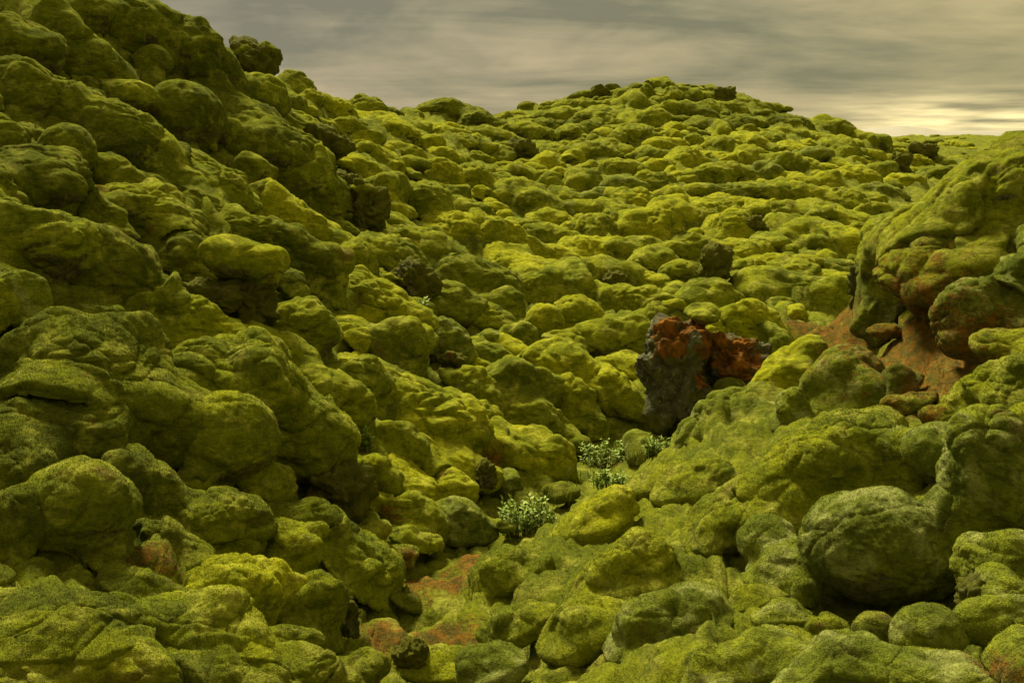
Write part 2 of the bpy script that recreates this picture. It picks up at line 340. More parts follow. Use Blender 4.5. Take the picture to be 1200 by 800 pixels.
def world_relief(W, s):
    """sags, folds and dimples of the moss blanket; one field for the whole slope so that it runs on from cushion to cushion"""
    k = min(1.0, s / 0.35); ww = W + 0.12 * np.stack([vnoise(W / 0.35), vnoise(W / 0.35 + 31), vnoise(W / 0.35 + 57)], 1)
    st = np.array([1, 1, 2.4]); low = np.clip(0.55 + 1.0 * vnoise(W / 0.6 + 3), 0.05, 1.3)
    return k * (0.050 * (pillows(ww * np.array([1, 1, 1.4]) / 0.36) - 0.7) + low * (0.033 * billow(ww * st / 0.25, 1) + 0.010 * fbm(ww * st / 0.09, 2)))
def ell_dist(P, rc):
    q = ((P - rc['c']) @ rc['R']) / rc['axes']; k0 = np.sqrt((q * q).sum(1)); q2 = q / rc['axes']; k1 = np.sqrt((q2 * q2).sum(1)); return k0 * (k0 - 1) / np.maximum(k1, 1e-6)
RECS = []
def boulder_verts(level, axes, R, seed, lobes=6, lump=1.0, boxy=0.0, rough=1.0, flare=0.0, world=None, near=(), ground_k=0.0, blend=0.05):
    """one lumpy cushion of moss: several round lobes run together, then folds and fine relief"""
    d, f = ico(level); g = np.random.RandomState(seed); off = g.rand(3) * 50
    r = np.full(len(d), 0.80); K = 14.0; acc = np.exp(K * r)
    for k in range(lobes):
        c = g.normal(size=3); c /= np.linalg.norm(c); c *= g.uniform(0.30, 0.55) * lump; c[2] *= 0.75; rad = g.uniform(0.46, 0.66)
        b = d @ c; disc = rad * rad - (c @ c) + b * b
        t = np.where(disc > 0, b + np.sqrt(np.maximum(disc, 0)), 0.0); acc += np.exp(K * t)
    r = np.log(acc) / K; r = r / np.percentile(r, 88)
    if boxy: r = r * (1 - boxy + boxy / np.maximum((np.abs(d) ** 5).sum(1) ** 0.2, 1e-6) * 0.8)
    # a cushion is round on top and tucks under at its foot
    r = r * (1 - (0.22 if flare <= 0 else 0) * np.clip(-d[:, 2] - 0.15, 0, 1))
    # or it sags outwards and drapes over what lies under it
    e_ = d * r[:, None] * axes; k_ = np.clip((0.35 - d[:, 2]) / 0.9, 0, 1); e_[:, :2] *= (1 + flare * k_ * k_ * (3 - 2 * k_) * (1 + 0.5 * vnoise(d * 2 + off)))[:, None]
    p = e_ @ R.T; s = float(np.mean(axes)); nd = (d / axes) @ R.T; nd /= np.linalg.norm(nd, axis=1)[:, None]
    q = p + off
    wp = q + 0.25 * s * np.stack([vnoise(q / (0.7 * s)), vnoise(q / (0.7 * s) + 31), vnoise(q / (0.7 * s) + 57)], 1)
    disp = 0.15 * s * lump * rough * fbm(wp / (0.8 * s), 1)
    disp += 0.07 * s * rough * lump * (pillows(wp * np.array([1, 1, 1.35]) / (0.85 * s)) - 0.7)
    if world is not None:
        # the moss blanket: pushed out until it lies on the smooth union of this cushion, its neighbours and the ground
        p0 = p + world + nd * disp[:, None]; t = np.zeros(len(p0)); k = blend; deep_in = np.full(len(p0), 9.0)
        for it in range(4 if (near or ground_k > 0) else 0):
            W = p0 + nd * t[:, None]; E = np.exp(-np.clip(t / k, -20, 20))
            for rc, _ in near:
                e = ell_dist(W, rc); E += np.exp(-np.clip(e / k, -20, 20))
                if it == 0: deep_in = np.minimum(deep_in, e)
            if ground_k > 0:
                e = (W[:, 2] - height(W[:, 0], W[:, 1])) * 0.85 - 0.02; E += ground_k * np.exp(-np.clip(e / k, -20, 20))
                if it == 0: deep_in = np.minimum(deep_in, e)
            t = np.clip(t + k * np.log(E), 0, 0.5 * s)
        w_ = np.clip((deep_in + 2.6 * k) / (1.6 * k), 0, 1)
        t = t * w_ * w_ * (3 - 2 * w_); W = p0 + nd * t[:, None]
        disp = disp + t + rough * world_relief(W, s) * (1 if level >= 3 else 0)
        if level >= 4: disp += 0.005 * fbm(q / 0.035, 2) * min(1, s / 0.2)
    return p + nd * disp[:, None], f
def crag_verts(level, axes, R, seed, box=0.7, amp=1.0):
    d, f = ico(level); g = np.random.RandomState(seed); off = g.rand(3) * 50
    r = 1 / (np.abs(d) ** 6).sum(1) ** (1 / 6.) * 0.82 * box + (1 - box)
    s = float(np.mean(axes)); p = (d * r[:, None] * axes) @ R.T; q = p + off; nd = d @ R.T
    wq = q + 0.2 * s * np.stack([vnoise(q / (0.4 * s)), vnoise(q / (0.4 * s) + 31), vnoise(q / (0.4 * s) + 57)], 1)
    disp = 0.34 * amp * s * fbm(wq / (0.8 * s), 4, 0.55) + 0.12 * s * (pillows(wq * np.array([1, 1, .7]) / (0.55 * s)) - 0.7) - 0.10 * amp * s * np.abs(fbm(wq / (0.35 * s), 3)) 
    if level >= 4: disp += 0.045 * amp * s * fbm(q / (0.07 * s), 3, 0.6)
    return p + nd * disp[:, None], f

# ------------------------------------------------------------------ moss tips: short blades grown on whatever stands near
def add_tips(v, f, nv_mat, dens=1.0, weight=None, seed=0, world=(0, 0, 0)):
    """appends one-triangle blades to a mesh; blades are as long as a few grains of the moss look from the path"""
    g = np.random.RandomState(seed); tri = f if f.shape[1] == 3 else np.concatenate([f[:, :3], f[:, [0, 2, 3]]])
    a, b, c = v[tri[:, 0]], v[tri[:, 1]], v[tri[:, 2]]; nn = np.cross(b - a, c - a); ar = np.linalg.norm(nn, axis=1) / 2; nn = nn / np.maximum(ar * 2, 1e-12)[:, None]
    ctr = (a + b + c) / 3 + np.array(world); d = np.linalg.norm(ctr, axis=1); facing = -(nn * ctr).sum(1) / d
    w = ar * (facing > -0.05) * np.clip((TIP_RANGE + 1 - d) / 2.5, 0, 1)
    if weight is not None: w = w * weight[tri].mean(1)
    cnt = g.poisson(np.minimum(w * dens * 0.5 / (d / 995) ** 2, 400)); k = np.repeat(np.arange(len(tri)), cnt); n = len(k)
    if n == 0: return v, f, None
    r1 = np.sqrt(g.rand(n)); r2 = g.rand(n); p = a[k] * (1 - r1)[:, None] + b[k] * (r1 * (1 - r2))[:, None] + c[k] * (r1 * r2)[:, None]
    dr = nn[k] * 0.8 + g.normal(size=(n, 3)) * 0.48; dr /= np.linalg.norm(dr, axis=1)[:, None]
    sd_ = np.cross(dr, nn[k] + g.normal(size=(n, 3)) * 0.12); sd_ /= np.linalg.norm(sd_, axis=1)[:, None]
    L_ = (np.clip(d[k], 3.2, 9) * 0.0014 * g.uniform(0.6, 1.4, n))[:, None]; p = p - nn[k] * L_ * 0.15
    V = np.stack([p - sd_ * L_ * 0.22, p + sd_ * L_ * 0.22, p + dr * L_], 1).reshape(-1, 3)
    return V, np.arange(3 * n).reshape(-1, 3), n
def mossy_mesh(name, v, f, tone, tips, seed=0, world=(0, 0, 0), weight=None, mat=None, dens=1.0):
    mat = mat or MOSS[tone]
    if not tips: return mesh_from(name, v, f, mat)
    V, T, n = add_tips(v, f, None, dens, weight, seed, world)
    if not n: return mesh_from(name, v, f, mat)
    me = bpy.data.meshes.new(name); fl = np.concatenate([f.ravel(), T.ravel() + len(v)]).astype(np.int32); tot = len(f) + n
    vv = np.concatenate([v, V]).astype(np.float32); me.vertices.add(len(vv)); me.vertices.foreach_set('co', vv.ravel())
    me.loops.add(len(fl)); me.loops.foreach_set('vertex_index', fl); me.polygons.add(tot)
    ls = np.concatenate([np.arange(len(f)) * f.shape[1], len(f) * f.shape[1] + np.arange(n) * 3]).astype(np.int32)
    me.polygons.foreach_set('loop_start', ls); me.polygons.foreach_set('use_smooth', np.arange(tot) < len(f))
    me.materials.append(mat); me.materials.append(BLADE[tone]); me.polygons.foreach_set('material_index', (np.arange(tot) >= len(f)).astype(np.int32))
    me.update(calc_edges=True); return me
TIP_RANGE = 7.4

# ------------------------------------------------------------------ the ground
def build_ground():
    dense = np.linspace(-0.60, 0.60, 480); side = 0.60 + (math.pi - 0.60) * (np.linspace(0, 1, 60)[1:]) ** 1.3
    th = np.concatenate([-side[::-1], dense, side[:-1]])            # the last ring column meets the first
    r = np.concatenate([[0.25, 0.6, 0.9, 1.1], np.exp(np.linspace(math.log(1.3), math.log(60), 390)), np.exp(np.linspace(math.log(63), math.log(9000), 70))])
    T, R_ = np.meshgrid(th, r, indexing='ij'); x = (R_ * np.sin(T)).ravel(); y = (R_ * np.cos(T)).ravel(); z = height(x, y)
    e = 0.12; nx = -(height(x + e, y) - height(x - e, y)) / (2 * e); ny = -(height(x, y + e) - height(x, y - e)) / (2 * e)
    n = np.stack([nx, ny, np.ones_like(nx)], 1); n /= np.linalg.norm(n, axis=1)[:, None]
    P = np.stack([x, y, z], 1); rr = np.hypot(x, y)
    w = P + 0.22 * np.stack([vnoise(P * 1.6), vnoise(P * 1.6 + 40), vnoise(P * 1.6 + 80)], 1)
    calm = np.ones(len(P))                                          # the rust patches lie on calmer ground
    for c, rad in RUST: calm = np.minimum(calm, np.clip(np.sqrt(((P - c) ** 2).sum(1)) / (rad * 1.6), 0.25, 1))
    fade = np.clip(1 - (rr - 0.5) / 1, 0, 1) * 0 + np.clip(rr / 2.5, 0.2, 1)
    far = np.clip((110 - rr) / 60, 0, 1); near = np.clip((14 - rr) / 6, 0, 1)
    ramp = 1 - 0.45 * np.clip((T.ravel() - 0.0) * 8, 0, 1) * (rr < 9.5)
    d = (0.15 * pillows(w / 0.75) + 0.07 * pillows(w / 0.34 + 7) - 0.17) * calm * far * ramp
    d += world_relief(P, 0.5) * np.clip(1.5 - rr / 30, 0, 1)
    d += (0.28 * fbm(P / 3.2, 2)) * np.clip((rr - 40) / 15, 0, 1) * np.clip((140 - rr) / 50, 0, 1)
    d += 0.10 * vnoise(P / 0.9) * far + 0.022 * billow(w * np.array([1, 1, 2]) / 0.13, 1) * near + 0.010 * fbm(P / 0.045, 2) * near
    rampm = (np.clip(T.ravel() * 10, 0, 1) * (rr > 3.2) * (rr < 9.0) * (T.ravel() < 0.22))
    d -= 0.06 * np.clip(rr / 3, 0, 1) * np.clip(1.6 - rr / 40, 0, 1) * calm * (1 - 0.8 * rampm)
    d += 0.5 * fbm(P / 14.0, 2) * np.clip((rr - 60) / 60, 0, 1)
    P = P + n * (d * fade)[:, None]
    # the blanket of moss climbs a little way up every boulder's foot
    na, nr = len(th), len(r); P3 = P.reshape(na, nr, 3); add = np.zeros((na, nr)); ins = np.ones((na, nr), bool)
    for rc in RECS:
        c = rc['c']; R0 = float(max(rc['axes'])) * 1.7; rcn = math.hypot(c[0], c[1]); tcn = math.atan2(c[0], c[1]); dt = R0 / rcn
        i0, i1 = np.searchsorted(th, (tcn - dt, tcn + dt)); j0, j1 = np.searchsorted(r, (rcn - R0, rcn + R0))
        if i1 <= i0 or j1 <= j0: continue
        sub = P3[i0:i1, j0:j1].reshape(-1, 3); e = ell_dist(sub, rc); k = rc['kg'] * float(np.mean(rc['axes']))
        k = min(0.10, max(0.015, k * 0.22)); t = np.minimum(k * np.log1p(np.exp(-np.clip(e / k, -6, 20))), 0.2)
        ins[i0:i1, j0:j1] &= (e > -0.03 - t).reshape(i1 - i0, j1 - j0)
        add[i0:i1, j0:j1] = np.maximum(add[i0:i1, j0:j1], t.reshape(i1 - i0, j1 - j0))
    P = P + np.array([0, 0, 1.0]) * add.reshape(-1, 1)
    na, nr = len(th), len(r); i = np.arange(na)[:, None]; j = np.arange(nr - 1)[None]; i2 = (i + 1) % na
    f = np.stack([(i * nr + j), (i2 * nr + j), (i2 * nr + j + 1), (i * nr + j + 1)], -1).reshape(-1, 4)
    a = ((rr < 8) & (rr > 1.6) & (np.abs(np.arctan2(x, y)) < 0.62) & (y > 0)).astype(np.float32)
    o = link('ground', mossy_mesh('ground', P, f, 'm', True, 3, weight=a * ins.ravel(), mat=GROUND, dens=0.55)); o['kind'] = 'structure'; o['label'] = 'moss covered lava ground rolling up both sides of a gully'
    return P

def build_hills():
    mat = leaf_material('far_hill', (0.30, 0.28, 0.20), (0.34, 0.31, 0.22), 0.001)
    n = 90; az = np.linspace(0.15, 0.62, n); v = []; f = []
    top = 42 + 40 * np.clip(fbm(np.stack([az * 14, az * 0, az * 0 + 3], 1), 4) + 0.35, 0, 2) * np.sin(np.linspace(0, math.pi, n)) ** 0.7
    for k in range(n):
        for dist, h in ((7600, -2), (7900, top[k] * 0.6), (8200, top[k]), (8600, top[k] * 0.7), (9000, -5)):
            v.append((math.sin(az[k]) * dist, math.cos(az[k]) * dist, h))
    for k in range(n - 1):
        for j in range(4): f.append((k * 5 + j, k * 5 + 5 + j, k * 5 + 6 + j, k * 5 + 1 + j))
    o = link('hills', mesh_from('hills', np.array(v, float), np.array(f), mat)); o['kind'] = 'structure'; o['label'] = 'faint low grey hills on the horizon under the break in the clouds'
build_hills()

# ------------------------------------------------------------------ boulders picked out one by one
# px, py, width, height (pixels of the 1200 px photograph), roll in degrees, tone, lobes, label, short name when others refer to it
H = [
 (30,45,92,76,-10,'o',7,'large dark olive mound filling the top left corner','top left corner mound'),
 (66,26,52,52,10,'o',5,'rounded olive boulder between the corner mound and the next hump on the top edge',0),
 (112,12,50,40,0,'o',5,'dark moss hump cut by the top edge left of the skyline notch',0),
 (156,22,62,62,20,'o',5,'tall olive boulder at the top edge beside the start of the sky',0),
 (182,72,44,42,0,'o',4,'small overhanging mossy knob below the top edge boulders',0),
 (225,62,98,76,-35,'o',7,'large sloping olive mound right on the upper left skyline','skyline mound'),
 (110,66,84,56,-20,'o',6,'folded moss mound sloping down right between two dark gaps on the upper left slope',0),
 (308,115,74,64,-15,'m',5,'smooth rounded green boulder just under the knobbly skyline crag','boulder under the crag'),
 (350,127,24,32,0,'o',3,'narrow dark boulder leaning on the right of the smooth round boulder under the crag',0),
 (346,98,42,36,-25,'m',4,'small mossy boulder on the skyline just right of the knobbly crag',0),
 (216,130,84,80,-25,'o',6,'prominent round olive boulder with dark hollow under it on the upper left slope','round upper boulder'),
 (150,112,64,40,-10,'m',5,'low moss boulder tucked against the left of the prominent round olive boulder',0),
 (145,165,116,82,-20,'o',8,'broad lumpy moss mound below the prominent round olive boulder','lumpy upper mound'),
 (267,158,38,42,0,'m',4,'small yellow green boulder wedged right of the prominent round olive boulder',0),
 (240,212,132,82,-25,'m',8,'wide wrinkled moss mound running down right in the upper left slope','wide wrinkled mound'),
 (45,110,112,82,-15,'o',8,'wide dark moss mound at the left edge below the corner mound',0),
 (78,178,62,68,15,'o',5,'dark bulging boulder over a shaded cleft, high near the left edge',0),
 (50,206,122,80,-15,'o',7,'big dark folded mound on the left edge above the cave',0),
 (180,247,112,60,-15,'m',7,'flat topped moss mound with creases above the shaded hollow beside the perched boulder',0),
 (365,210,82,56,-30,'m',6,'sloping green boulder right below the brown crag on the left slope',0),
 (308,232,42,50,-10,'o',4,'upright olive boulder in the middle of the upper left slope',0),
 (355,258,88,44,-30,'y',6,'long bright mound running down right above the perched boulder',0),
 (300,200,44,36,-30,'m',4,'small rounded boulder left of the sloping boulder below the brown crag',0),
 (80,286,108,76,-5,'o',7,'dark mound overhanging the black cave at the left','cave mound'),
 (152,328,108,88,-20,'o',7,'big round olive boulder on the right of the black cave','cave side boulder'),
 (18,342,60,64,0,'g',5,'grey green rounded boulder at the left edge over a black gap',0),
 (215,290,68,62,-10,'o',6,'dark olive boulder up against the left of the perched boulder',0),
 (345,300,38,70,-10,'o',5,'tall dark boulder behind the right side of the perched boulder',0),
 (378,318,56,74,-25,'m',6,'upright moss boulder second to the right of the perched boulder',0),
 (360,375,92,58,-20,'m',7,'broad moss mound below and right of the perched boulder',0),
 (286,397,74,46,-25,'y',6,'yellow topped low mound just under the lichen crusted rock',0),
 (345,415,78,50,-28,'m',6,'moss mound with small dents halfway down the left slope',0),
 (377,450,68,50,-25,'m',5,'rounded moss boulder above the end of the great folded mound',0),
 (108,368,72,30,-8,'o',5,'thin low mound showing behind the great left mound',0),
 (112,440,200,172,-12,'o',11,'great dark folded mound in the left foreground','great left mound'),
 (290,452,200,150,-30,'m',11,'great yellow crested mound running down right beside the great left mound','yellow crested mound'),
 (265,512,128,108,-5,'m',5,'smooth rounded boulder bulging under the yellow crested mound','bulging boulder'),
 (375,524,102,100,-20,'m',7,'blunt end of moss mound overhanging the dark crumbling hollow','blunt overhang'),
 (58,490,156,100,-10,'o',7,'wide rounded boulder at the left edge in front of the great left mound',0),
 (165,560,108,88,-25,'o',6,'dark boulder squeezed between the great left mound and the lower cave boulder',0),
 (95,592,150,106,-5,'m',8,'big boulder jutting over the black lower left cave','lower cave boulder'),
 (258,608,128,76,-8,'o',7,'low brownish moss boulder left of the paired rounded boulders',0),
 (345,636,74,68,-5,'m',4,'squarish moss boulder in front of its darker twin in the lower left middle',0),
 (370,608,78,68,-10,'o',5,'darker rounded boulder behind the squarish lower left boulder',0),
 (178,630,52,58,-30,'o',4,'small dark boulder leaning on the right of the lower left cave',0),
 (280,682,114,82,-8,'y',7,'bright crested mound behind the big lower left mound',0),
 (240,742,168,112,-8,'m',8,'big bright yellow green mound near the bottom edge at left','bright bottom mound'),
 (80,742,216,104,-3,'o',9,'wide flat dark moss mound filling the bottom left corner','bottom left mound'),
 (370,712,86,92,0,'o',6,'dark moss boulder right of the big bright bottom mound',0),
 (350,784,110,50,0,'o',6,'low dark boulder on the bottom edge left of the gully',0),
 (4,612,52,100,0,'o',5,'tall dark moss mound cut by the left edge beside the lower cave',0),
 (414,300,50,56,-20,'m',5,'moss boulder at the foot of the dark broken crag',0),
 (475,410,78,92,-30,'m',7,'tall draped moss mound below the upper leafy shrub','draped mound'),
 (425,440,62,60,-15,'m',5,'rounded boulder left of the tall draped moss mound',0),
 (413,477,66,62,-10,'m',5,'rounded boulder right above the tiny willow sprig',0),
 (472,518,68,50,-8,'m',4,'smooth low boulder right of the tiny willow sprig',0),
 (524,398,64,50,-12,'g',6,'grey green boulder with dark craggy front in the centre left','dark fronted boulder'),
 (540,441,44,26,-5,'m',3,'small smooth moss dome under the dark fronted boulder',0),
 (565,455,54,46,-25,'m',5,'moss boulder right of the small smooth dome, dark on its right edge',0),
 (535,497,54,62,-15,'m',6,'folded boulder just left of the bright boulder with the dark right edge',0),
 (563,490,44,58,-10,'y',4,'bright rounded boulder with sharp dark right edge, halfway down the gully side',0),
 (605,450,78,74,-15,'m',9,'clustered many lobed boulder in the centre','many lobed centre boulder'),
 (660,465,60,56,-25,'y',5,'bright leaning boulder left of the rust topped rock, beyond the many lobed one',0),
 (692,470,27,34,0,'g',4,'small grey crusted boulder on the right of the bright leaning boulder',0),
 (620,526,108,46,-3,'y',7,'flat bright mound at the head of the gully floor','gully head mound'),
 (677,517,37,24,-15,'m',3,'small dome between the flat bright mound and the willow plants',0),
 (715,455,64,60,-12,'y',5,'two tiered bright boulder directly left of the rust topped rock','two tiered boulder'),
 (652,425,90,50,-15,'y',6,'long bright mound above the two tiered boulder',0),
 (728,392,74,54,-15,'m',6,'rounded moss boulder behind the left shoulder of the rust topped rock',0),
 (677,366,64,43,-8,'y',4,'distinct egg shaped boulder with dark underside in mid valley','egg shaped boulder'),
 (638,375,44,44,-30,'y',4,'rounded bright boulder touching the left of the egg shaped boulder',0),
 (595,355,48,44,-20,'m',5,'moss boulder with shaded right side at the end of the left ridge',0),
 (614,390,36,34,-5,'m',3,'small dark dome below the end of the left ridge',0),
 (577,395,36,22,-15,'g',3,'small flattish grey green boulder between ridge foot and centre',0),
 (620,314,108,32,-15,'y',7,'long low bright mound streaming down the upper valley',0),
 (636,297,64,28,-10,'y',4,'long dome on top of the upper valley stream of moss',0),
 (747,288,62,36,-2,'m',4,'round smooth boulder in the middle of the valley','round valley boulder'),
 (722,322,52,46,-15,'m',6,'boulder with dark hollow face under the round smooth valley boulder',0),
 (758,328,36,24,0,'y',3,'small pale dome right of the hollow faced boulder',0),
 (755,350,58,30,-5,'m',5,'wide low boulder behind the rust topped rock',0),
 (798,319,54,32,0,'m',4,'smooth oval boulder leaning on the dark valley crag',0),
 (798,359,42,20,0,'y',3,'thin bright oval boulder just above the rust topped rock',0),
 (815,291,62,30,-5,'m',5,'flat boulder capping the dark valley crag',0),
 (526,131,80,30,0,'o',5,'broad dark hump standing out on the middle skyline','broad skyline hump'),
 (619,127,28,18,0,'o',3,'lone dark round boulder on the dip of the skyline','lone skyline boulder'),
 (541,188,28,20,0,'o',3,'small round dark boulder below the broad skyline hump',0),
 (484,192,42,20,-5,'m',3,'flat oval boulder at left of the upper valley',0),
 (586,214,36,30,-5,'m',4,'round dark sided boulder on the upper valley floor',0),
 (594,196,30,15,0,'m',3,'thin oval boulder right behind the round dark sided one',0),
 (681,209,46,29,0,'m',3,'broad round boulder below the centre ridge, facing the viewer',0),
 (727,195,48,25,-5,'m',4,'smooth wide boulder on the lower flank of the centre ridge',0),
 (700,228,46,20,0,'g',3,'pale flattened boulder in the upper valley',0),
 (700,246,42,29,0,'m',4,'round boulder directly under the pale flattened one',0),
 (670,246,32,23,-5,'g',3,'pale egg boulder left of the round boulder in the upper valley',0),
 (731,216,48,28,0,'g',4,'pale green boulder facing up beneath the smooth wide boulder',0),
 (787,127,32,22,0,'m',3,'round boulder near the top of the centre ridge',0),
 (560,252,40,34,0,'m',4,'rounded boulder at the foot of the left slope in the upper valley',0),
 (498,235,62,54,-12,'m',6,'big rounded mound with shaded right face at the upper left of the valley','upper valley mound'),
 (450,220,50,46,-25,'m',5,'sloping boulder right of the dark broken crag',0),
 (427,175,30,17,0,'m',3,'small smooth oval boulder near the brown crag',0),
 (415,153,54,28,-15,'m',4,'long low boulder just beneath the left skyline',0),
 (968,146,44,25,-5,'m',5,'large rounded boulder standing out on the right skyline','right skyline boulder'),
 (991,154,40,22,-20,'m',4,'boulder sloping off the right side of the right skyline boulder',0),
 (1025,168,40,26,-10,'m',4,'rounded boulder just below the right skyline',0),
 (955,182,42,21,4,'g',3,'pale smooth egg boulder under the right skyline boulder',0),
 (900,201,32,26,15,'g',3,'pale tilted boulder beneath the right ridge',0),
 (913,190,48,28,10,'m',5,'broad boulder behind the pale tilted one on the right ridge',0),
 (838,204,54,28,0,'m',4,'wide rounded boulder on the right side of the valley','wide valley boulder'),
 (866,225,58,21,0,'g',4,'long pale flat boulder below the wide rounded valley boulder',0),
 (940,228,44,26,0,'y',4,'bright rounded boulder on the sunny right valley side',0),
 (1030,202,36,28,0,'m',4,'squarish mossy boulder left of the small dark right crag',0),
 (818,224,44,22,0,'m',3,'low oval boulder left of the long pale flat boulder',0),
 (1105,205,60,22,0,'o',5,'dark flat boulder in a hollow behind the right hummock',0),
 (905,307,58,24,0,'y',4,'bright flat boulder in the sunny pool of moss at right of valley',0),
 (946,307,42,18,0,'y',3,'smooth bright oval boulder left of the right hummock',0),
 (880,328,44,26,0,'y',4,'rounded bright boulder above the bright humped mound',0),
 (832,346,66,46,-20,'m',6,'mossy mound right behind the rust topped rock',0),
 (885,374,70,52,-20,'y',7,'bright humped mound right of the rust topped rock','bright humped mound'),
 (912,400,34,32,-5,'m',3,'small round boulder where rust slab meets the right slope',0),
 (925,432,96,68,40,'y',7,'bright creased mound on the crest of the right slope','bright creased mound'),
 (990,440,96,84,30,'g',8,'pale draped mound hanging below the rust red flat','pale draped mound'),
 (928,478,44,54,30,'g',4,'grey green boulder with dark crack on its right side',0),
 (862,482,124,60,20,'g',8,'long grey green mound along the foot of the right slope',0),
 (990,535,170,130,12,'m',8,'big smooth mound in the right middle ground behind the hero boulder','big right mound'),
 (1100,530,94,72,0,'g',6,'grey twin lobed boulder above the big egg shaped foreground boulder',0),
 (1166,562,126,190,12,'g',8,'huge tall grey green boulder at the right edge','huge right boulder'),
 (1052,296,96,104,38,'m',7,'steep left shoulder of the right hummock with rusty foot','hummock shoulder'),
 (1095,310,130,90,15,'m',8,'broad folded mound across the face of the right hummock',0),
 (1116,336,104,54,15,'m',6,'yellow rimmed mound hanging over the rust red flat',0),
 (1158,372,112,92,15,'g',7,'big draped mound on the right edge above the rust red flat',0),
 (1178,404,76,44,0,'m',6,'low dark bottomed mound under the draped mound on the right edge',0),
 (1038,388,46,20,0,'o',4,'small dark low boulder alone on the rust red flat',0),
 (1052,445,36,44,10,'g',4,'small upright pale boulder right of the pale draped mound',0),
 (1168,232,136,92,30,'m',8,'top mound of the right hummock against the far plain','hummock top mound'),
 (1105,258,150,84,32,'m',7,'long sloping mound on the left crest of the right hummock',0),
 (538,605,78,42,-5,'g',5,'flat grey green boulder with dark underside in the gully','flat gully boulder'),
 (437,620,46,44,-10,'m',4,'round boulder left of the gully beside the small rust spot',0),
 (473,700,48,28,-5,'o',4,'low dark boulder lying on the rusty gully floor',0),
 (590,668,94,52,15,'m',6,'low mound where the right slope meets the gully floor','gully foot mound'),
 (425,782,64,50,0,'o',5,'dark olive boulder on the bottom edge in the gully mouth',0),
 (510,778,84,52,0,'m',6,'moss boulder in the middle of the bottom edge',0),
 (578,778,74,56,0,'g',5,'grey green knobbly boulder at bottom centre','bottom centre boulder'),
 (615,722,66,52,10,'m',5,'rounded mound above the bottom centre knobbly boulder',0),
 (745,660,114,88,25,'m',8,'broad rounded mound in the middle of the right slope','broad slope mound'),
 (775,732,120,84,20,'g',7,'large rounded mound low on the right slope',0),
 (685,722,104,82,25,'m',8,'creased bright mound left of the large low mound on the right slope',0),
 (443,553,54,48,-10,'m',5,'rounded boulder left of the gully below the smooth low boulder',0),
 (502,549,32,28,0,'m',3,'small dark dome in the gully side near the flat bright mound',0),
 (482,598,72,52,-30,'m',6,'smooth slanting mound running down to the flat gully boulder',0),
 (1027,636,172,136,3,'g',5,'big egg shaped grey green boulder over a black hollow, right foreground','big egg boulder'),
 (898,632,70,64,10,'g',6,'knobbly boulder directly left of the big egg shaped boulder',0),
 (860,600,116,92,35,'m',8,'long smooth mound on the right slope left of the knobbly boulder',0),
 (1162,662,110,118,15,'g',6,'rounded boulder at the right edge below the huge tall one','lower right edge boulder'),
 (1085,742,84,76,0,'g',5,'small domed boulder under the right end of the big egg shaped boulder','small domed boulder'),
 (945,695,36,34,0,'o',4,'tiny dark boulder under the left end of the big egg shaped boulder',0),
 (1025,737,54,44,0,'o',5,'dark boulder with a bright rust spot beneath the big egg shaped boulder',0),
 (972,738,60,46,0,'o',7,'crusty dark boulder left of the one with the rust spot',0),
 (895,762,90,72,10,'g',8,'knotted grey green mound near the bottom right','knotted mound'),
 (832,782,74,56,20,'g',5,'boulder with brown bare side on the bottom edge',0),
 (1082,790,156,52,5,'g',7,'long low mound on the bottom edge under the small domed boulder',0),
 (815,715,60,46,0,'m',5,'moss boulder left of the knotted mound',0),
 (885,702,54,42,0,'o',5,'shadowed boulder above the knotted mound',0),
 (820,560,90,50,35,'m',6,'slanted streak of mossy mound in the upper right slope',0),
 (700,600,100,44,35,'y',7,'bright slanted mound next to the leafy willow',0),
 (770,560,80,40,35,'m',6,'slanted mound below the grey boulder at the foot of the rust topped rock',0),
 (757,522,48,44,0,'g',4,'fuzzy grey boulder at the foot of the rust topped rock',0),
 (655,574,34,30,-10,'o',4,'brown topped boulder right of the leafy willow',0),
 (593,616,20,18,0,'g',3,'small bare grey stone below the leafy willow',0),
]
LAND = {}
GRP = 'moss covered lava boulders'
placed = []           # (px, py, w, h)
def make_boulder(px, py, w, h, roll, tone, lobes, seed, protr=0.22, kg=0.5, kn=0.4, lump=1.1, rough=1.0):
    p = hit(px, min(py, 799))
    if p is None:
        k = 1
        while p is None and k < 90: p = hit(px, py + k); k += 2
        if p is None: return None
        d = p[1]
    else:
        q = hit(px, py + 0.3 * h)
        d = p[1] if q is None else max(q[1] * 0.55 + p[1] * 0.45, p[1] - 1.2 * max(w, h) * p[1] / F)
    u = ray(px, py); u = u / u[1]; rx, rz = w / 2 * d / F, h / 2 * d / F
    d -= protr * rx; c = u * d
    ry = 0.5 * (rx + rz) * 1.05
    axes = np.array([rx * 1.06, ry * 1.05, rz * 1.10]); c = c - np.array([0, 0, rz * 0.08])
    size = max(w, h); lv = 5 if size > 108 else 4 if size > 52 else 3
    if size > 165: lv = 6
    RECS.append(dict(c=c, axes=axes, R=frame(u, math.radians(roll)), lv=lv, seed=seed, lobes=lobes, lump=lump, tone=tone, d=d, kg=kg, kn=kn, rough=rough)); return RECS[-1]
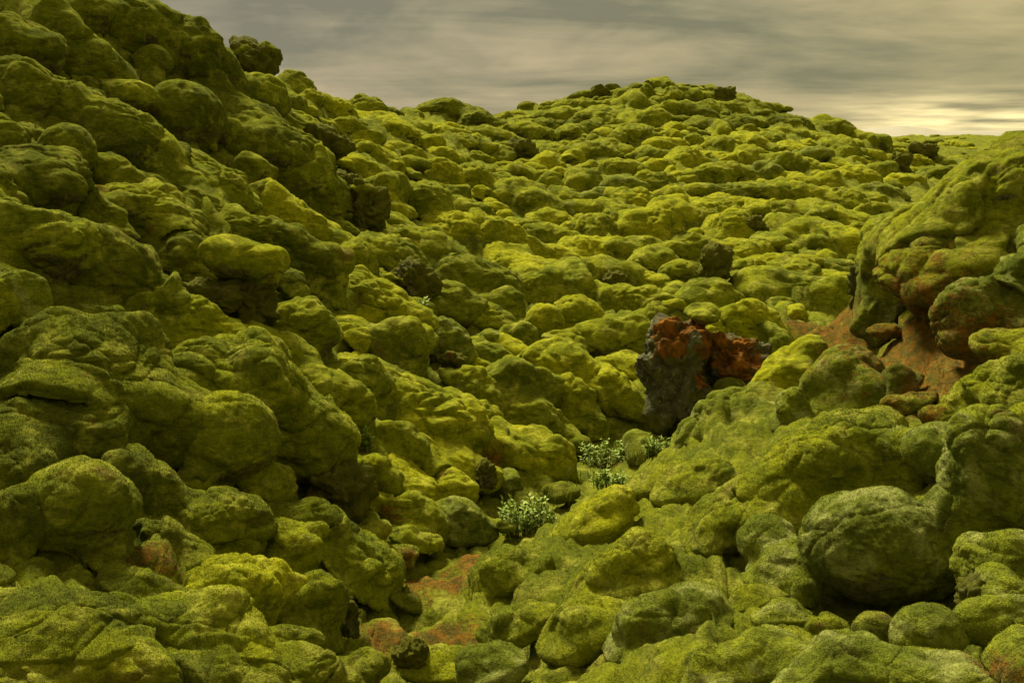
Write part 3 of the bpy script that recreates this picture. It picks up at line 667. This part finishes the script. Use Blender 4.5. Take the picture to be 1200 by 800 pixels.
for k, (px, py, w, h, roll, tone, lobes, label, short) in enumerate(H):
    solid = any(t in label for t in ('egg', 'prominent', 'overhang', 'jutting', 'bulging', 'domed', 'lone', 'oval'))
    out_ = any(t in label for t in ('overhang', 'jutting', 'big egg', 'bulging', 'prominent'))
    ramp_ = 560 < px < 900 and py > 470 and not solid
    big_ = px > 940 and py > 480 or label.startswith(('great', 'huge', 'big', 'wide')) and px < 420 and py > 380
    r = make_boulder(px, py, w, h, roll, tone, lobes, 100 + k, 0.5 if out_ else 0.35 if big_ and px > 600 else 0.12 if big_ else 0.02 if ramp_ else -0.45 if 'gully floor' in label or 'bottom edge' in label and 480 < px < 620 else 0.2, 0.15 if out_ else 0.3 if solid else 0.8 if ramp_ else 0.55, 0.3 if solid else 1.3 if ramp_ else 0.9, 0.55 if 'egg' in label or 'bulging' in label else 0.85 if solid else 1.3, 0.4 if 'egg shaped grey' in label or 'bulging' in label else 0.6 if solid or (px > 880 and py > 420) else 0.85)
    if r is None: continue
    r['label'] = label; placed.append((px, py, w, h))
    if short: LAND[short] = (px, py)

# ------------------------------------------------------------------ bare lava crags
def crag(px, py, w, h, roll, label, seed, d=None, caps=(), mossy=0.0, box=0.55, name='lava_crag'):
    p = hit(px, py + 0.3 * h)
    if p is None: p = hit(px, py + 0.6 * h)
    if p is None: p = hit(px, py + 1.5 * h)
    if p is None: p = ray(px, py) * 46 / ray(px, py)[1]
    dd = p[1] if d is None else d
    u = ray(px, py); u = u / u[1]; rx, rz = w / 2 * dd / F, h / 2 * dd / F; c = u * (dd + 0.1 * rx)
    root = bpy.data.objects.new(name, None); C.objects.link(root); root.location = tuple(c - np.array([0, 0, rz])); tag(root, label, 'rock', 'bare lava crags breaking through the moss')
    lv = 4 if max(w, h) > 26 else 3
    v, f = crag_verts(lv, np.array([rx, (rx + rz) / 2, rz * 1.05]), frame(u, math.radians(roll)), seed, box)
    link('rock', mesh_from('rock', v, f, ROCK), root, (0, 0, rz))
    for (cx, cy, cw, ch, cr, mk) in caps:
        u2 = ray(cx, cy); u2 = u2 / u2[1]; c2 = u2 * (dd - 0.12 * rx) - np.array(root.location)
        ax, az = cw / 2 * dd / F, ch / 2 * dd / F
        v, f = boulder_verts(4 if cw < 60 else 5, np.array([ax, max(ax, az) * 0.95, az]), frame(u2, math.radians(cr)), seed + 7 + int(cx), 6)
        m_ = RUSTM if mk == 'r' else MOSS[mk]
        link('rust_moss_cap' if mk == 'r' else 'moss_cap', mesh_from('moss_cap', v, f, m_), root, tuple(c2))
    placed.append((px, py, w, h)); return root
crag(300, 70, 56, 42, 0, 'knobbly dark crag breaking the upper left skyline', 1, caps=((284, 62, 34, 22, 10, 'o'), (312, 60, 26, 24, 0, 'o'), (300, 80, 30, 14, 0, 'o')))
crag(383, 172, 58, 38, -10, 'brown rusty crag on the upper left slope', 2)
crag(408, 222, 30, 50, 10, 'dark upright crag above the dark broken crag', 3)
crag(430, 245, 50, 62, -10, 'dark broken crag in the middle of the left slope', 4, caps=((425, 222, 34, 16, -10, 'm'),))
crag(488, 330, 62, 40, -35, 'crumbling brown crag beside the upper leafy shrub', 5)
crag(240, 350, 82, 44, -5, 'lichen crusted rock under the left of the perched boulder', 6)
crag(292, 352, 78, 70, 0, 'dark rock neck carrying the yellow topped perched boulder with a rust spot', 8, caps=((278, 307, 106, 64, -6, 'y'), (308, 322, 46, 50, -10, 'm')))
crag(395, 575, 80, 60, 0, 'dark crumbling lava in the hollow under the blunt overhang', 9)
crag(612, 177, 34, 24, 0, 'dark scrubby rock on the upper valley floor', 10)
crag(703, 108, 20, 14, -10, 'small dark block at the top of the centre ridge', 11)
crag(760, 100, 9, 12, 0, 'tiny dark pinnacle on the skyline of the centre ridge', 12)
crag(849, 113, 30, 21, 0, 'square dark block at the right end of the centre ridge', 13, box=0.9)
crag(838, 316, 36, 58, -5, 'dark upright crag behind the rust topped rock in the valley', 14)
crag(1055, 193, 26, 28, 0, 'small dark crag far off left of the right hummock', 15)
crag(1081, 177, 36, 20, -10, 'low dark crag on the far plain above the right hummock', 16)
crag(885, 268, 30, 26, 0, 'brown broken rock on the right side of the valley', 17)
crag(720, 330, 34, 28, 0, 'dark rock in the hollow of the hollow faced valley boulder', 18)
crag(1012, 335, 30, 60, 10, 'dark rusty rock at the foot of the hummock shoulder', 19)
crag(1150, 705, 70, 56, 0, 'dark brown rock beneath the lower right edge boulder', 20)
crag(530, 425, 40, 26, 0, 'dark craggy rock under the dark fronted boulder', 21)
crag(570, 558, 30, 40, 0, 'rust brown rock beside the flat bright gully mound', 22)
crag(408, 720, 30, 60, 0, 'dark upright rock at the left wall of the gully mouth', 23)
crag(480, 770, 40, 44, 0, 'rusty brown rock on the bottom edge of the gully', 24)
LAND['rust topped rock'] = (800, 445)
# the tall rock with the rust coloured top
def tall_rock():
    dd = 10.0; base = ray(800, 510) * dd / ray(800, 510)[1]
    root = bpy.data.objects.new('lava_rock', None); C.objects.link(root); root.location = tuple(base)
    tag(root, 'tall grey brown lava rock with rust orange top, in the middle of the valley', 'rock')
    def put(name, px, py, w, h, depth, roll, kind, mat, seed, lv=5, dist=dd, box=0.6):
        u = ray(px, py); u = u / u[1]; c = u * dist; s = dist / F / 2; R = frame(u, math.radians(roll)); ax = np.array([w * s, depth, h * s])
        v, f = crag_verts(lv, ax, R, seed, box, 0.85) if kind else boulder_verts(lv, ax, R, seed, 6)
        link(name, mesh_from(name, v, f, mat), root, tuple(c - base))
    put('rock_face', 797, 446, 92, 154, 0.42, 3, 1, RUSTY_ROCK, 41, 5, 9.75, 0.75)
    put('rock_shoulder', 856, 432, 96, 90, 0.42, -24, 1, RUSTY_ROCK, 42, 5, 9.95, 0.6)
    put('moss_cap', 822, 368, 44, 24, 0.3, -5, 0, MOSS['m'], 47, 4, 9.85)
    put('moss_skirt', 854, 458, 46, 36, 0.25, 5, 0, MOSS['o'], 48, 4, 9.5)
    placed.append((800, 445, 100, 150)); placed.append((860, 425, 100, 70))
tall_rock()

# ------------------------------------------------------------------ the many smaller boulders between them
rnd = random.Random(11)
cand = []
def tone_at(px, py):
    """neighbours share a tone: brighter yellow moss in the open valley, olive on the left with the dimness there put into its colour, grey green on the right foreground"""
    q = hit(px, py); v = float(vnoise(np.array([q]) / 2.2)[0]) + rnd.uniform(-.12, .12)
    if px < 330: ks = 'oom'
    elif px < 560: ks = 'omy' if py < 620 else 'om'
    elif px > 820 and py > 640: ks = 'ggo'
    elif px > 820 and py > 470: ks = 'mgg'
    elif px > 1000 and 220 < py: ks = 'mgm'
    elif py < 150: ks = 'omm'
    elif py > 540: ks = 'mmg'
    else: ks = 'myyym'
    return ks[min(len(ks) - 1, max(0, int((v * 0.9 + 0.5) * len(ks))))]
def scatter():
    g = np.random.RandomState(12); PL = np.array(placed, float); RA = np.array(RUST_AT, float); got = []
    gx, gy = np.meshgrid(np.linspace(-20, 1220, 156), np.linspace(92, 812, 121)); D = np.full(gx.shape, np.nan)
    for i_ in range(gx.shape[0]):
        for j_ in range(gx.shape[1]):
            p_ = hit(gx[i_, j_], gy[i_, j_])
            if p_ is not None: D[i_, j_] = p_[1]
    def depth(x, y): return D[int(round((y - 92) / 6)), int(round((x + 20) / 8))]
    VOID = np.array([(65, 330, 90, 40), (15, 405, 50, 60), (60, 680, 110, 50), (1040, 700, 150, 40), (1130, 705, 60, 60), (395, 578, 60, 50), (500, 705, 150, 90), (1180, 150, 110, 50)], float)
    GX = np.interp(np.linspace(0, 6, 60), range(7), [520, 500, 540, 600, 650, 700, 740]); GY = np.interp(np.linspace(0, 6, 60), range(7), [795, 720, 665, 628, 585, 548, 520])
    arr = np.zeros((6000, 3)); n = 0
    for s0, tries in ((0.62, 900), (0.48, 2500), (0.36, 6000), (0.27, 20000), (0.19, 40000), (0.13, 40000)):
        for _ in range(tries):
            x = g.uniform(-20, 1219); y = 92 + 719 * g.rand() ** 1.5; d = depth(x, y)
            if not d == d: continue
            s = s0 * g.uniform(0.85, 1.2) * (0.85 if d < 7 else 1.15); w = 2 * s * F / d
            if w < 6.2 or w > 150: continue
            if (((x - PL[:, 0]) / (PL[:, 2] * .5 + w * .16)) ** 2 + ((y - PL[:, 1]) / (PL[:, 3] * .5 + w * .10)) ** 2 < 1).any(): continue
            if (((x - RA[:, 0]) / (RA[:, 2] * .5 + w * .25)) ** 2 + ((y - RA[:, 1]) / (RA[:, 2] * .25 + w * .2)) ** 2 < 1).any(): continue
            if (((x - VOID[:, 0]) / (VOID[:, 2] * .5 + w * .4)) ** 2 + ((y - VOID[:, 1]) / (VOID[:, 3] * .5 + w * .3)) ** 2 < 1).any(): continue
            if d > 11 and g.rand() < 0.25: continue
            if np.min(np.hypot(x - GX, (y - GY) * 1.2)) < 0.07 * y + w * 0.35: continue
            if x > 600 and d < 9.6 and (s > 0.32 or g.rand() < (1.0 if x < 900 and y > 470 else 0.6)): continue
            if n and (((x - arr[:n, 0]) / (0.33 * (arr[:n, 2] + w))) ** 2 + ((y - arr[:n, 1]) / (0.195 * (arr[:n, 2] + w))) ** 2 < 1).any(): continue
            if n >= 5999: break
            arr[n] = (x, y, w); n += 1; got.append((x, y, w, s))
    got.sort(key=lambda t: -t[2]); return got
auto = scatter()
N_SINGLE = 300 - len(H)
far_v, far_f, nfar = {k: [] for k in TONES}, {k: [] for k in TONES}, {k: 0 for k in TONES}
LP = list(LAND.items()); used = {}
SIZE = ((60, 'large'), (42, 'middling'), (28, 'small'), (0, 'little'))
TW = {'y': 'bright yellow green', 'm': 'green', 'o': 'dark olive', 'g': 'grey green'}
RANK = ['', 'second ', 'third ', 'fourth ', 'fifth ', 'sixth ', 'seventh ', 'eighth ', 'ninth ']
def describe(cx, cy, w, asp, tone):
    order = sorted(LP, key=lambda t: math.hypot(cx - t[1][0], (cy - t[1][1]) * 1.3))
    shape = 'flat' if asp < 0.62 else 'rounded' if asp < 0.8 else 'tall'
    sz = next(t for l, t in SIZE if w > l)
    for nm, (lx, ly) in order[:4]:
        a = math.degrees(math.atan2(ly - cy, cx - lx)) % 360
        dr = ['right of', 'above and right of', 'above', 'above and left of', 'left of', 'below and left of', 'below', 'below and right of'][int((a + 22.5) // 45) % 8]
        lab = f'{sz} {shape} {TW[tone]} boulder {dr} the {nm}'
        if lab not in used: used[lab] = 1; return lab
    nm, (lx, ly) = order[0]; k = used[lab0] if (lab0 := lab) in used else 0
    used[lab] += 1
    return f'{RANK[min(used[lab] - 1, 8)]}{lab} counting outwards'
for i, (cx, cy, wpx, s) in enumerate(auto):
    p = hit(cx, cy)
    if p is None: continue
    n = slope_normal(p[0], p[1]); up = n * 0.55 + np.array([0, 0, 0.45]); up /= np.linalg.norm(up)
    down = np.array([n[0], n[1], 0.0]); down = down - up * (down @ up); down /= max(np.linalg.norm(down), 1e-6)
    t = rnd.gauss(0, 0.45); e2 = np.cross(up, down); e1 = down * math.cos(t) + e2 * math.sin(t); e2 = np.cross(up, e1)
    R = np.stack([e1, e2, up], 1); asp = rnd.uniform(0.42, 0.85)
    far = p[1] > 16
    axes = np.array([s * rnd.choice((1.0, 1.2, 1.5, 1.8)), s * rnd.uniform(0.72, 1.0), s * asp]); tone = tone_at(cx, cy)
    c = p + up * s * asp * rnd.uniform(0.0, 0.22)
    single = i < N_SINGLE
    lv = 5 if wpx > 100 else 4 if wpx > 44 else 3 if wpx > 20 else 2 if wpx > 10 else 1
    r = dict(c=c, axes=axes, R=R, lv=lv, seed=900 + i, lobes=rnd.randint(3, 6), lump=rnd.uniform(0.9, 1.4), tone=tone, d=p[1], kg=rnd.choice((0.4, 0.7, 1.0)), kn=rnd.choice((0.4, 0.8, 1.2)))
    if single: r['label'] = describe(cx, cy, wpx, asp, tone)
    RECS.append(r)
CC = np.array([r['c'] for r in RECS]); CR = np.array([max(r['axes']) for r in RECS])
for i, r in enumerate(RECS):
    d_ = np.sqrt(((CC - r['c']) ** 2).sum(1)); js = [j for j in np.nonzero(d_ < (CR + CR[i]) * 1.35)[0] if j != i]
    js = sorted(js, key=lambda j: d_[j] - CR[j])[:14]; sm = float(np.mean(r['axes'])); far = r['d'] > 55
    near = [(RECS[j], min(0.24, max(0.03, 0.5 * (r['kn'] + RECS[j]['kn']) * 0.9 * (sm * 0.6 + 0.4 * float(np.mean(RECS[j]['axes'])))))) for j in js] if not far else []
    v, f = boulder_verts(r['lv'], r['axes'], r['R'], r['seed'], r['lobes'], r['lump'], rough=r.get('rough', 1.0), world=r['c'], near=near, ground_k=r['kg'], blend=min(0.10, max(0.012, (0.22 if r['d'] < 11 else 0.30) * sm * r['kn'])))
    # leave out what is buried deep in the ground or inside a neighbour
    W = v + r['c']; deep_ = W[:, 2] < height(W[:, 0], W[:, 1]) - 0.20 - 0.15 * (r['d'] > 12)
    for rc, k in near: deep_ |= ell_dist(W, rc) < -0.22 * float(np.mean(rc['axes']))
    f = f[~deep_[f].all(1)]
    if len(f) < 20: continue
    u_, inv_ = np.unique(f, return_inverse=True); v = v[u_]; f = inv_.reshape(-1, 3)
    wt = None
    if r['d'] < TIP_RANGE + 1:
        W = v + r['c']; wt = (W[:, 2] > height(W[:, 0], W[:, 1]) - 0.06)
        for rc, k in near: wt &= ell_dist(W, rc) > -0.04
        wt = wt.astype(float)
    if 'label' in r:
        o = link('mossy_boulder', mossy_mesh('mossy_boulder', v, f, r['tone'], r['d'] < TIP_RANGE + 1, i, tuple(r['c']), wt), loc=tuple(r['c'])); tag(o, r['label'], 'boulder', GRP)
    else:
        t_ = r['tone']; far_v[t_].append(v + r['c']); far_f[t_].append(f + nfar[t_]); nfar[t_] += len(v)
build_ground()
# past the limit: one object for all the rest, the tones as its materials
vs, fs, mi, off = [], [], [], 0
keys = [k for k in TONES if far_v[k]]
for j, k in enumerate(keys):
    vv = np.concatenate(far_v[k]); ff = np.concatenate(far_f[k]); vs.append(vv); fs.append(ff + off); mi.append(np.full(len(ff), j, np.int32)); off += len(vv)
me = mesh_from('small_boulders', np.concatenate(vs), np.concatenate(fs), MOSS[keys[0]])
for k in keys[1:]: me.materials.append(MOSS[k])
me.polygons.foreach_set('material_index', np.concatenate(mi))
o = link('small_boulders', me); o['kind'] = 'stuff'; o['label'] = 'countless small mossy lumps between the boulders and up to the ridges'
print('boulders', len(H), 'auto', len(auto), 'tris', sum(len(m.polygons) for m in bpy.data.meshes))

# ------------------------------------------------------------------ plants
def leafy(px, py, wpx, hpx, nst, label, seed, leaf=0.03, dist=None):
    g = random.Random(seed); p = hit(px, py + hpx * 0.3); d = p[1] if dist is None else dist
    u = ray(px, py + hpx * 0.5); u = u / u[1]; base = u * (d - 0.05); W = wpx / 2 * d / F * 1.15; Hh = hpx * d / F * 0.7 + 0.03
    root = bpy.data.objects.new('willow_shrub', None); C.objects.link(root); root.location = tuple(base); tag(root, label, 'shrub', 'low leafy shrubs in the gully')
    lv, lf, nl = [], [], 0
    for s_ in range(nst):
        a = g.uniform(0, 6.28); rr = W * math.sqrt(g.random()); bx, by = rr * math.cos(a) * 0.9, rr * math.sin(a) * 0.5
        tip = np.array([rr * math.cos(a), rr * math.sin(a) * 0.7, Hh * g.uniform(0.35, 1.0)]); b0 = np.array([bx, by, -0.05]); mid = (b0 + tip) / 2 + np.array([0, 0, Hh * 0.1])
        pts = [b0, mid, tip]; sv, sf = [], []
        for k, q in enumerate(pts):
            r_ = 0.004 * (1 - k * 0.35)
            for j in range(4): sv.append(q + np.array([math.cos(j * 1.57) * r_, math.sin(j * 1.57) * r_, 0]))
        for k in range(2):
            for j in range(4): sf.append((k * 4 + j, k * 4 + (j + 1) % 4, k * 4 + 4 + (j + 1) % 4, k * 4 + 4 + j))
        link('stem', mesh_from('stem', np.array(sv), np.array(sf), STEM), root)
        for k in range(g.randint(12, 18)):
            t = g.uniform(0.08, 1.0); q = b0 * (1 - t) + tip * t + np.array([0, 0, Hh * 0.1 * (1 - abs(2 * t - 1))])
            az = g.uniform(0, 6.28); el = g.uniform(0.1, 1.1); dr = np.array([math.cos(az) * math.cos(el), math.sin(az) * math.cos(el), math.sin(el)])
            sd_ = np.cross(dr, [0, 0, 1.0]); sd_ /= np.linalg.norm(sd_); L_ = leaf * g.uniform(0.7, 1.4); w_ = L_ * 0.27; nn = np.cross(sd_, dr)
            lv += [q, q + dr * L_ * .4 + sd_ * w_ + nn * .002, q + dr * L_, q + dr * L_ * .4 - sd_ * w_ + nn * .002]; lf.append((nl, nl + 1, nl + 2, nl + 3)); nl += 4
    o = link('leaves', mesh_from('leaves', np.array(lv), np.array(lf), LEAF, False), root)
leafy(617, 596, 62, 44, 80, 'pale green leafy willow shrub at the foot of the right slope', 1, 0.04)
leafy(712, 526, 62, 34, 60, 'leafy green shrub left of the fuzzy grey boulder in the gully', 2, 0.045)
leafy(772, 520, 34, 22, 34, 'darker leafy shrub at the foot of the rust topped rock', 3, 0.04)
leafy(478, 355, 44, 36, 40, 'small leafy shrub on the left slope above the draped mound', 4, 0.045)
leafy(431, 508, 22, 26, 10, 'tiny willow sprig between two boulders left of the gully', 5, 0.05)
leafy(712, 558, 36, 16, 30, 'thin row of leaves along the edge of the right slope', 6, 0.04)

def grass():
    g = random.Random(5); v, f = [], []
    for (px, py, w, n, hh) in ((1140, 500, 60, 40, .10), (320, 570, 60, 40, .08), (620, 165, 60, 40, .22), (1050, 440, 120, 50, .08), (640, 590, 60, 60, .10), (730, 540, 60, 60, .12), (690, 565, 60, 60, .09)):
        for k in range(n):
            p = hit(px + g.uniform(-.5, .5) * w, py + g.uniform(-8, 8))
            if p is None: continue
            a = g.uniform(0, 6.28); ln = hh * g.uniform(.5, 1.3); lean = np.array([math.cos(a), math.sin(a), 0]) * ln * g.uniform(.1, .6); sdv = np.array([-math.sin(a), math.cos(a), 0]) * 0.0018 * max(1, p[1] / 5)
            b = p + np.array([0, 0, 0.02]); m_ = b + lean * .4 + np.array([0, 0, ln * .6]); t = b + lean + np.array([0, 0, ln]); k0 = len(v)
            v += [b - sdv, b + sdv, m_ + sdv * .7, m_ - sdv * .7, t]; f += [(k0, k0 + 1, k0 + 2), (k0, k0 + 2, k0 + 3), (k0 + 3, k0 + 2, k0 + 4)]
    o = link('grass', mesh_from('grass', np.array(v), np.array(f), GRASS, False)); o['kind'] = 'stuff'; o['label'] = 'thin dry grass blades in the hollows between the boulders'
grass()
